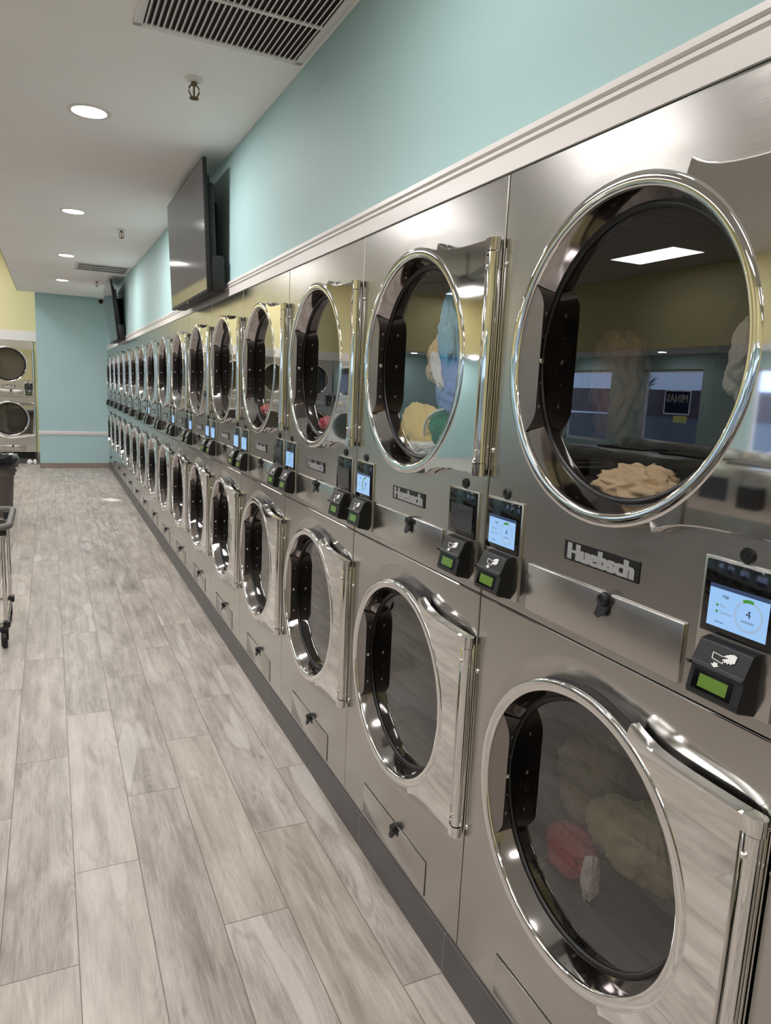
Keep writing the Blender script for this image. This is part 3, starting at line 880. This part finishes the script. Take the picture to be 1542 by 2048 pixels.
# ------------------------------------------------------------------ televisions
M['tvblack'] = simple('matt_black_casing', srgb(16, 16, 17), .5)
def tv(y0, y1, zb, zt, xb, xt, label):
    yc = (y0+y1)/2; H = math.hypot(zt-zb, xt-xb); W = y1-y0
    t = thing('television', label, 'television', (xb, yc, zb))
    tilt = math.atan2(xb-xt, zt-zb)
    R = Matrix.Rotation(-tilt, 4, 'Y')
    def B(m, *a, **k): return m.box(*a, M4=R, **k)
    m = MB(); B(m, 0.0, .022, -W/2, W/2, 0, H, bev=.003); m.build('bezel', M['tvblack'], t, smooth=30)
    m = MB(); B(m, -.0012, .003, -W/2+.009, W/2-.009, .016, H-.009); m.build('screen', M['tvscreen'], t, smooth=0)
    m = MB(); B(m, .018, .040, -W/2+.02, W/2-.02, .05, H-.08, bev=.01); B(m, .02, .105, -W/2+.004, W/2-.004, .0, .20, bev=.02); B(m, .02, .062, -W/2+.01, W/2-.01, .15, H-.12, bev=.015); m.build('rear_housing', M['tvblack'], t, smooth=30)
    m = MB(); m.box(.02, -xb-.001, -W/2+.38, W/2-.2, .06, .56, .01); m.build('mount_shade_block', M['dark'], t, smooth=0)  # mount box widened in black to stand for the shadow behind the set
    m = MB(); B(m, .002, .010, -.03, .03, -.008, .004, bev=.002); m.build('sensor', M['bezel'], t, smooth=0)
tv(3.49, 4.75, 2.045, 2.735, -.128, -.158, 'large black television mounted high on the aqua wall, second downlight reflected in it')
tv(9.45, 10.70, 2.05, 2.80, -.108, -.19, 'black television mounted at the far end of the aqua wall near the camera dome')

# security camera on the end wall
t = thing('security_camera', 'small white security camera under the ceiling on the aqua end wall', 'camera', (-.085, YE, 2.85))
m = MB(); m.box(-.05, .05, -.06, 0, -.05, .05, .012); m.build('mount', M['white'], t, smooth=30)
m = MB(); m.lathe([(0, .0001), (-.005, .03), (-.02, .046), (-.045, .046), (-.05, .04)], (0, -.02, -.005), 'y', 24); m.build('housing', M['white'], t, smooth=40)
m = MB(); m.lathe([(-.05, .04), (-.075, .032), (-.088, .015), (-.09, .0001)], (-.012, -.025, -.022), 'y', 24); m.build('lens', M['bezel'], t, smooth=50)

# ------------------------------------------------------------------ bin, cart, paper
t = thing('trash_can', 'round grey plastic trash can with a black bag hanging over its rim', 'trash can', (-1.575, 7.85, 0))
m = MB(); m.lathe([(0, .0001), (0, .245), (.02, .252), (.50, .283), (.505, .295), (.655, .303), (.67, .310), (.675, .303), (.67, .296), (.5, .275), (.03, .24), (.03, .0001)], (0, 0, 0), 'z', 56)
m.build('body', M['bin'], t, smooth=35)
m = MB(); nU, rings = 72, [(.585, .316), (.625, .330), (.675, .335), (.715, .315), (.70, .27), (.60, .25), (.45, .24)]
random.seed(4)
for k, (h, r) in enumerate(rings):
    for i in range(nU):
        a = 2*PI*i/nU
        w = noise.noise(Vector((math.cos(a)*3, math.sin(a)*3, k*.7)))
        w2 = noise.noise(Vector((math.cos(a)*9, math.sin(a)*9, k*.9+5)))
        rr = r+.010*abs(w2)+(.03*abs(w) if k < 4 else .02*w)
        hh = h+(.05*w if k == 0 else .025*w+.012*w2)
        m.v.append((rr*math.cos(a), rr*math.sin(a), hh))
for k in range(len(rings)-1):
    for i in range(nU): m.face([k*nU+i, k*nU+(i+1) % nU, (k+1)*nU+(i+1) % nU, (k+1)*nU+i])
m.build('bag', M['bag'], t, smooth=50, recalc=False)
m = MB(); m.tube([(.30*math.cos(a), .30*math.sin(a), .55) for a in (-.5, -.25, 0, .25)], .012, 8); m.build('handle', M['bin'], t, smooth=40)

t = thing('laundry_cart', 'wheeled wire laundry cart with a grey plastic rimmed handle', 'cart', (-1.62, 4.10, 0))
x1 = .43
m = MB()   # chrome frame
for y in (-.26, .26):
    m.tube([(x1, y, .12), (x1, y, .66)], .011); m.tube([(-x1, y, .12), (-x1, y, .66)], .011)
    m.tube([(-x1, y, .14), (x1, y, .14)], .011)
for x in (-x1, x1): m.tube([(x, -.26, .14), (x, .26, .14)], .011)
m.build('frame', M['chrome'], t, smooth=40)
m = MB()   # wire basket
for z in (.30, .36, .42, .48, .54, .60, .66):
    k = .9+.1*(z-.3)/.36
    pts = [(x1*k, -.27*k, z), (x1*k, .27*k, z), (-x1*k, .27*k, z), (-x1*k, -.27*k, z), (x1*k, -.27*k, z)]
    m.tube(pts, .003 if z < .65 else .006, 6)
for i in range(14):
    a = -1+2*i/13
    for y in (-.27, .27): m.tube([(x1*a*.9, y*.9, .30), (x1*a, y, .66)], .0022, 6)
for i in range(9):
    a = -1+2*i/8
    for x in (-x1, x1): m.tube([(x*.9, .27*a*.9, .30), (x, .27*a, .66)], .0022, 6)
    m.tube([(-x1*.9, .27*a*.9, .30), (x1*.9, .27*a*.9, .30)], .0022, 6)
m.build('basket', M['chrome'], t, smooth=40)
m = MB()   # moulded handle: a rounded loop at the right end
def rl(x0, x1_, y0, y1_, r, n=6):
    pts = []
    for cx_, cy_, a in ((x1_-r, y1_-r, 0), (x0+r, y1_-r, 90), (x0+r, y0+r, 180), (x1_-r, y0+r, 270)):
        for i in range(n+1): t_ = math.radians(a+90*i/n); pts.append((cx_+r*math.cos(t_), cy_+r*math.sin(t_)))
    return pts
loop = rl(-x1-.02, x1+.035, -.31, .31, .06); loop.append(loop[0])
m.tube([(a, b, .715) for a, b in loop], .019, 10, caps=False)
m.build('handle', M['grey_plastic'], t, smooth=50)
m = MB()
for y in (-.26, .26):
    for x in (-x1, x1): m.box(x-.02, x+.02, y-.02, y+.02, .66, .71, .006)
    m.box(x1-.015, x1+.022, y-.03, y+.03, .125, .165, .008); 
m.build('clamp', M['black'], t, smooth=30)
for y in (-.24, .24):
    for x in (-x1+.02, x1-.012):
        m = MB(); m.lathe([(-.016, .0001), (-.016, .046), (-.010, .052), (.010, .052), (.016, .046), (.016, .0001)], (x, y, .052), 'x', 24)
        w = m.build('wheel', M['rubber'], t, smooth=40)
        m = MB(); m.box(x-.022, x+.022, y-.03, y+.012, .095, .125, .006); m.box(x+.017, x+.021, y-.03, y+.012, .05, .12); m.build('fork', M['black'], w, smooth=0)

m = MB()
for (r, dx, s) in ((.036, 0, 3),):
    nv, nu = 10, 18
    for j in range(nv+1):
        for i in range(nu):
            ph, th = PI*j/nv, 2*PI*i/nu
            d = Vector((math.sin(ph)*math.cos(th), math.sin(ph)*math.sin(th), math.cos(ph)))
            rr = .042*(1+.35*noise.noise(d*2.5+Vector((s, s, s))))
            m.v.append((d.x*rr*1.05, d.y*rr*.7, .042+d.z*rr))
    for j in range(nv):
        for i in range(nu): m.face([j*nu+i, j*nu+(i+1) % nu, (j+1)*nu+(i+1) % nu, (j+1)*nu+i])
pa = m.build('paper_wad', M['paper'], None, smooth=60); pa.location = (-1.275, 13.42, .0)
tag(pa, 'white paper wad on the floor under the alcove dryer, further from the aqua wall', 'paper', 'paper wads under the alcove dryer')
pb = pa.copy(); COL.objects.link(pb); pb.location = (-1.19, 13.42, 0); pb.rotation_euler = (0, 0, 1.9)
pb['label'] = 'white paper wad on the floor under the alcove dryer, next to the aqua wall corner'
m = MB(); m.box(-.08, .08, -.12, .12, 0, .002, M4=Matrix.Rotation(.5, 4, 'Z')); ds = m.build('dryer_sheet', M['paper'], None, smooth=0)
ds.location = (-.235, 9.20, .0005); tag(ds, 'flat white sheet lying on the plank floor near the row', 'paper')

# ------------------------------------------------------------------ washers across the aisle (seen in the doors)
def make_washer():
    t = thing('washing_machine', 'steel front-loading washing machine in the island across the aisle', 'washer', (0, 0, 0), 0, 'washers in the island across the aisle')
    m = MB(); m.box(-.8, 0, -.38, .38, .1, 1.12, .008); m.build('body', M['steel'], t, smooth=30)
    m = MB(); m.box(-.78, -.03, -.37, .37, 0, .1); m.build('plinth', M['dark'], t, smooth=0)
    m = MB(); m.lathe([(.0, .27), (.03, .265), (.04, .25), (.03, .235), (.0, .23)], (0, 0, .55), 'x', 48); d = m.build('door', M['chrome'], t, smooth=40)
    m = MB(); m.lathe([(.02, .235), (.035, .2), (.05, .1), (.055, .0001)], (0, 0, .55), 'x', 48); m.build('door_window', M['bezel'], d, smooth=60)
    m = MB(); m.box(-.22, .012, -.36, .36, .92, 1.20, .01); c = m.build('control_console', M['steel'], t, smooth=30)
    m = MB(); m.box(.008, .016, .08, .28, 1.0, 1.14, .004); m.build('screen', M['screen_dim'], c, smooth=0)
    m = MB(); m.box(.008, .06, -.16, -.02, .98, 1.12, .012); m.build('card_reader', M['black'], c, smooth=0)
    m = MB(); m.box(-.6, -.25, -.28, .28, 1.12, 1.135, .004); m.build('soap_lid', M['black'], t, smooth=0)
    return t
w0 = make_washer(); index_kids()
for i in range(9):
    t = w0 if i == 0 else copy_tree(w0)
    t.location = (-2.75, -1.7+.79*i, 0)
for i in range(9):
    t = copy_tree(w0); t.location = (-4.5, -1.7+.79*i, 0); t.rotation_euler = (0, 0, PI)

# sign in the window and the view outside
def trans(name, col):
    t = NT(name); d = t.n('ShaderNodeBsdfDiffuse'); q = t.n('ShaderNodeBsdfTranslucent'); d.inputs[0].default_value = col; q.inputs[0].default_value = col
    x = t.n('ShaderNodeMixShader'); x.inputs[0].default_value = .6; t.l(d.outputs[0], x.inputs[1]); t.l(q.outputs[0], x.inputs[2]); t.l(x.outputs[0], t.out.inputs[0]); return t.m
M['sign_white'] = trans('sign_white_film', srgb(240, 240, 240)); M['sign_navy'] = trans('sign_navy_film', srgb(24, 34, 60))
vs, fs = text_geo('MINAS', .20, .006, 1.0)
t = thing('window_sign', 'dark blue sign with a white border in the window of the opposite wall', 'sign', (XW-.085, 9.0, 1.60), 0)
def frame_faces(m, w, h, e, x):
    for (a0, a1, b0, b1) in ((-w, w, -h, -h+e), (-w, w, h-e, h), (-w, -w+e, -h+e, h-e), (w-e, w, -h+e, h-e)):
        m.add([(x, a0, b0), (x, a1, b0), (x, a1, b1), (x, a0, b1)], [(0, 1, 2, 3)])
m = MB(); frame_faces(m, .30, .22, .025, 0); m.build('border', M['sign_white'], t, smooth=0)
m = MB(); m.add([(0, -.275, -.195), (0, .275, -.195), (0, .275, .195), (0, -.275, .195)], [(0, 1, 2, 3)]); m.build('field', M['sign_navy'], t, smooth=0)
m = MB(); m.add([(0, -.26, -.36), (0, .05, -.36), (0, .05, -.24), (0, -.26, -.24)], [(0, 1, 2, 3)]); m.build('yellow_panel', trans('sign_yellow_film', srgb(232, 220, 120)), t, smooth=0)
xs = [v[0] for v in vs]; k = .48/(max(xs)-min(xs))
m = MB(); m.add([(.002, a*k, b+.06) for a, b, c in vs], fs); m.build('lettering', M['sign_white'], t, smooth=0)
sbox('ground_outside', simple('asphalt', srgb(72, 74, 78), .9), -80, XW-.2, -60, 80, -.2, -.12)
brk = simple('brick_far', srgb(110, 92, 92), .9)
bm_ = simple('bare_bark', srgb(70, 66, 68), .9)
o = MB().box(-86, -78, -40, 160, -.12, 3.6).build('street_building', brk, None, smooth=0); tag(o, 'low brown brick building across the street outside the windows', 'building')
random.seed(9)
for i, (x, y) in enumerate(((-70, 60), (-72, 74), (-69, 92), (-70, 48), (-72, 106))):
    m = MB(); m.tube([(0, 0, -.1), (.1, 0, 2), (0, .1, 4)], [.2, .16, .1], 8)
    for k in range(60):
        a, e = random.uniform(0, 2*PI), random.uniform(.2, 1.3); l = random.uniform(1.2, 2.8); h = random.uniform(2.0, 4.0)
        d = Vector((math.cos(a)*math.cos(e), math.sin(a)*math.cos(e), math.sin(e)))
        p0 = Vector((0, 0, h)); p1 = p0+d*l
        m.tube([p0, p0+d*l*.5+Vector((0, 0, .1)), p1], [.05, .03, .01], 5)
        for q in range(3):
            d2 = (d+Vector((random.uniform(-.8, .8), random.uniform(-.8, .8), random.uniform(0, .6)))).normalized()
            m.tube([p0+d*l*.6, p0+d*l*.6+d2*l*.5], [.02, .008], 4)
    tr = m.build('bare_tree', bm_, None, smooth=60); tr.location = (x, y, 0)
    tag(tr, 'bare leafless winter tree outside the windows', 'tree', 'bare trees across the street')

# ------------------------------------------------------------------ world, camera, render settings
w = bpy.data.worlds.new('sky'); sc.world = w; w.use_nodes = True
nt = w.node_tree; bg = nt.nodes['Background']; bg.inputs[0].default_value = (.46, .60, .95, 1); bg.inputs[1].default_value = 3.4

cam = bpy.data.cameras.new('camera'); co = bpy.data.objects.new('camera', cam); COL.objects.link(co)
f, yaw, pitch, roll = 1427.615, .4421, -.167, .0462
cy_, sy_, cp, sp = math.cos(yaw), math.sin(yaw), math.cos(pitch), math.sin(pitch)
F = Vector((sy_*cp, cy_*cp, sp)); Rv = Vector((cy_, -sy_, 0)); U = Rv.cross(F)
cr, sr = math.cos(roll), math.sin(roll)
R2 = cr*Rv+sr*U; U2 = -sr*Rv+cr*U
mw = Matrix(((R2.x, U2.x, -F.x, -.9283), (R2.y, U2.y, -F.y, -.6043), (R2.z, U2.z, -F.z, 1.5518), (0, 0, 0, 1)))
co.matrix_world = mw
cam.sensor_fit = 'HORIZONTAL'; cam.sensor_width = 36; cam.lens = f/1542*36; cam.clip_start = .05; cam.clip_end = 300
sc.camera = co
vs_ = sc.view_settings; vs_.view_transform = 'Standard'; vs_.look = 'None'; vs_.gamma = 1; vs_.exposure = 0.12; vs_.use_curve_mapping = False
cy = sc.cycles
cy.use_denoising = True; cy.max_bounces = 12; cy.diffuse_bounces = 5; cy.glossy_bounces = 7; cy.transparent_max_bounces = 12
cy.use_adaptive_sampling = True; cy.adaptive_threshold = .02; cy.sample_clamp_indirect = 6; cy.sample_clamp_direct = 0; cy.blur_glossy = .6; cy.caustics_reflective = True; cy.caustics_refractive = False
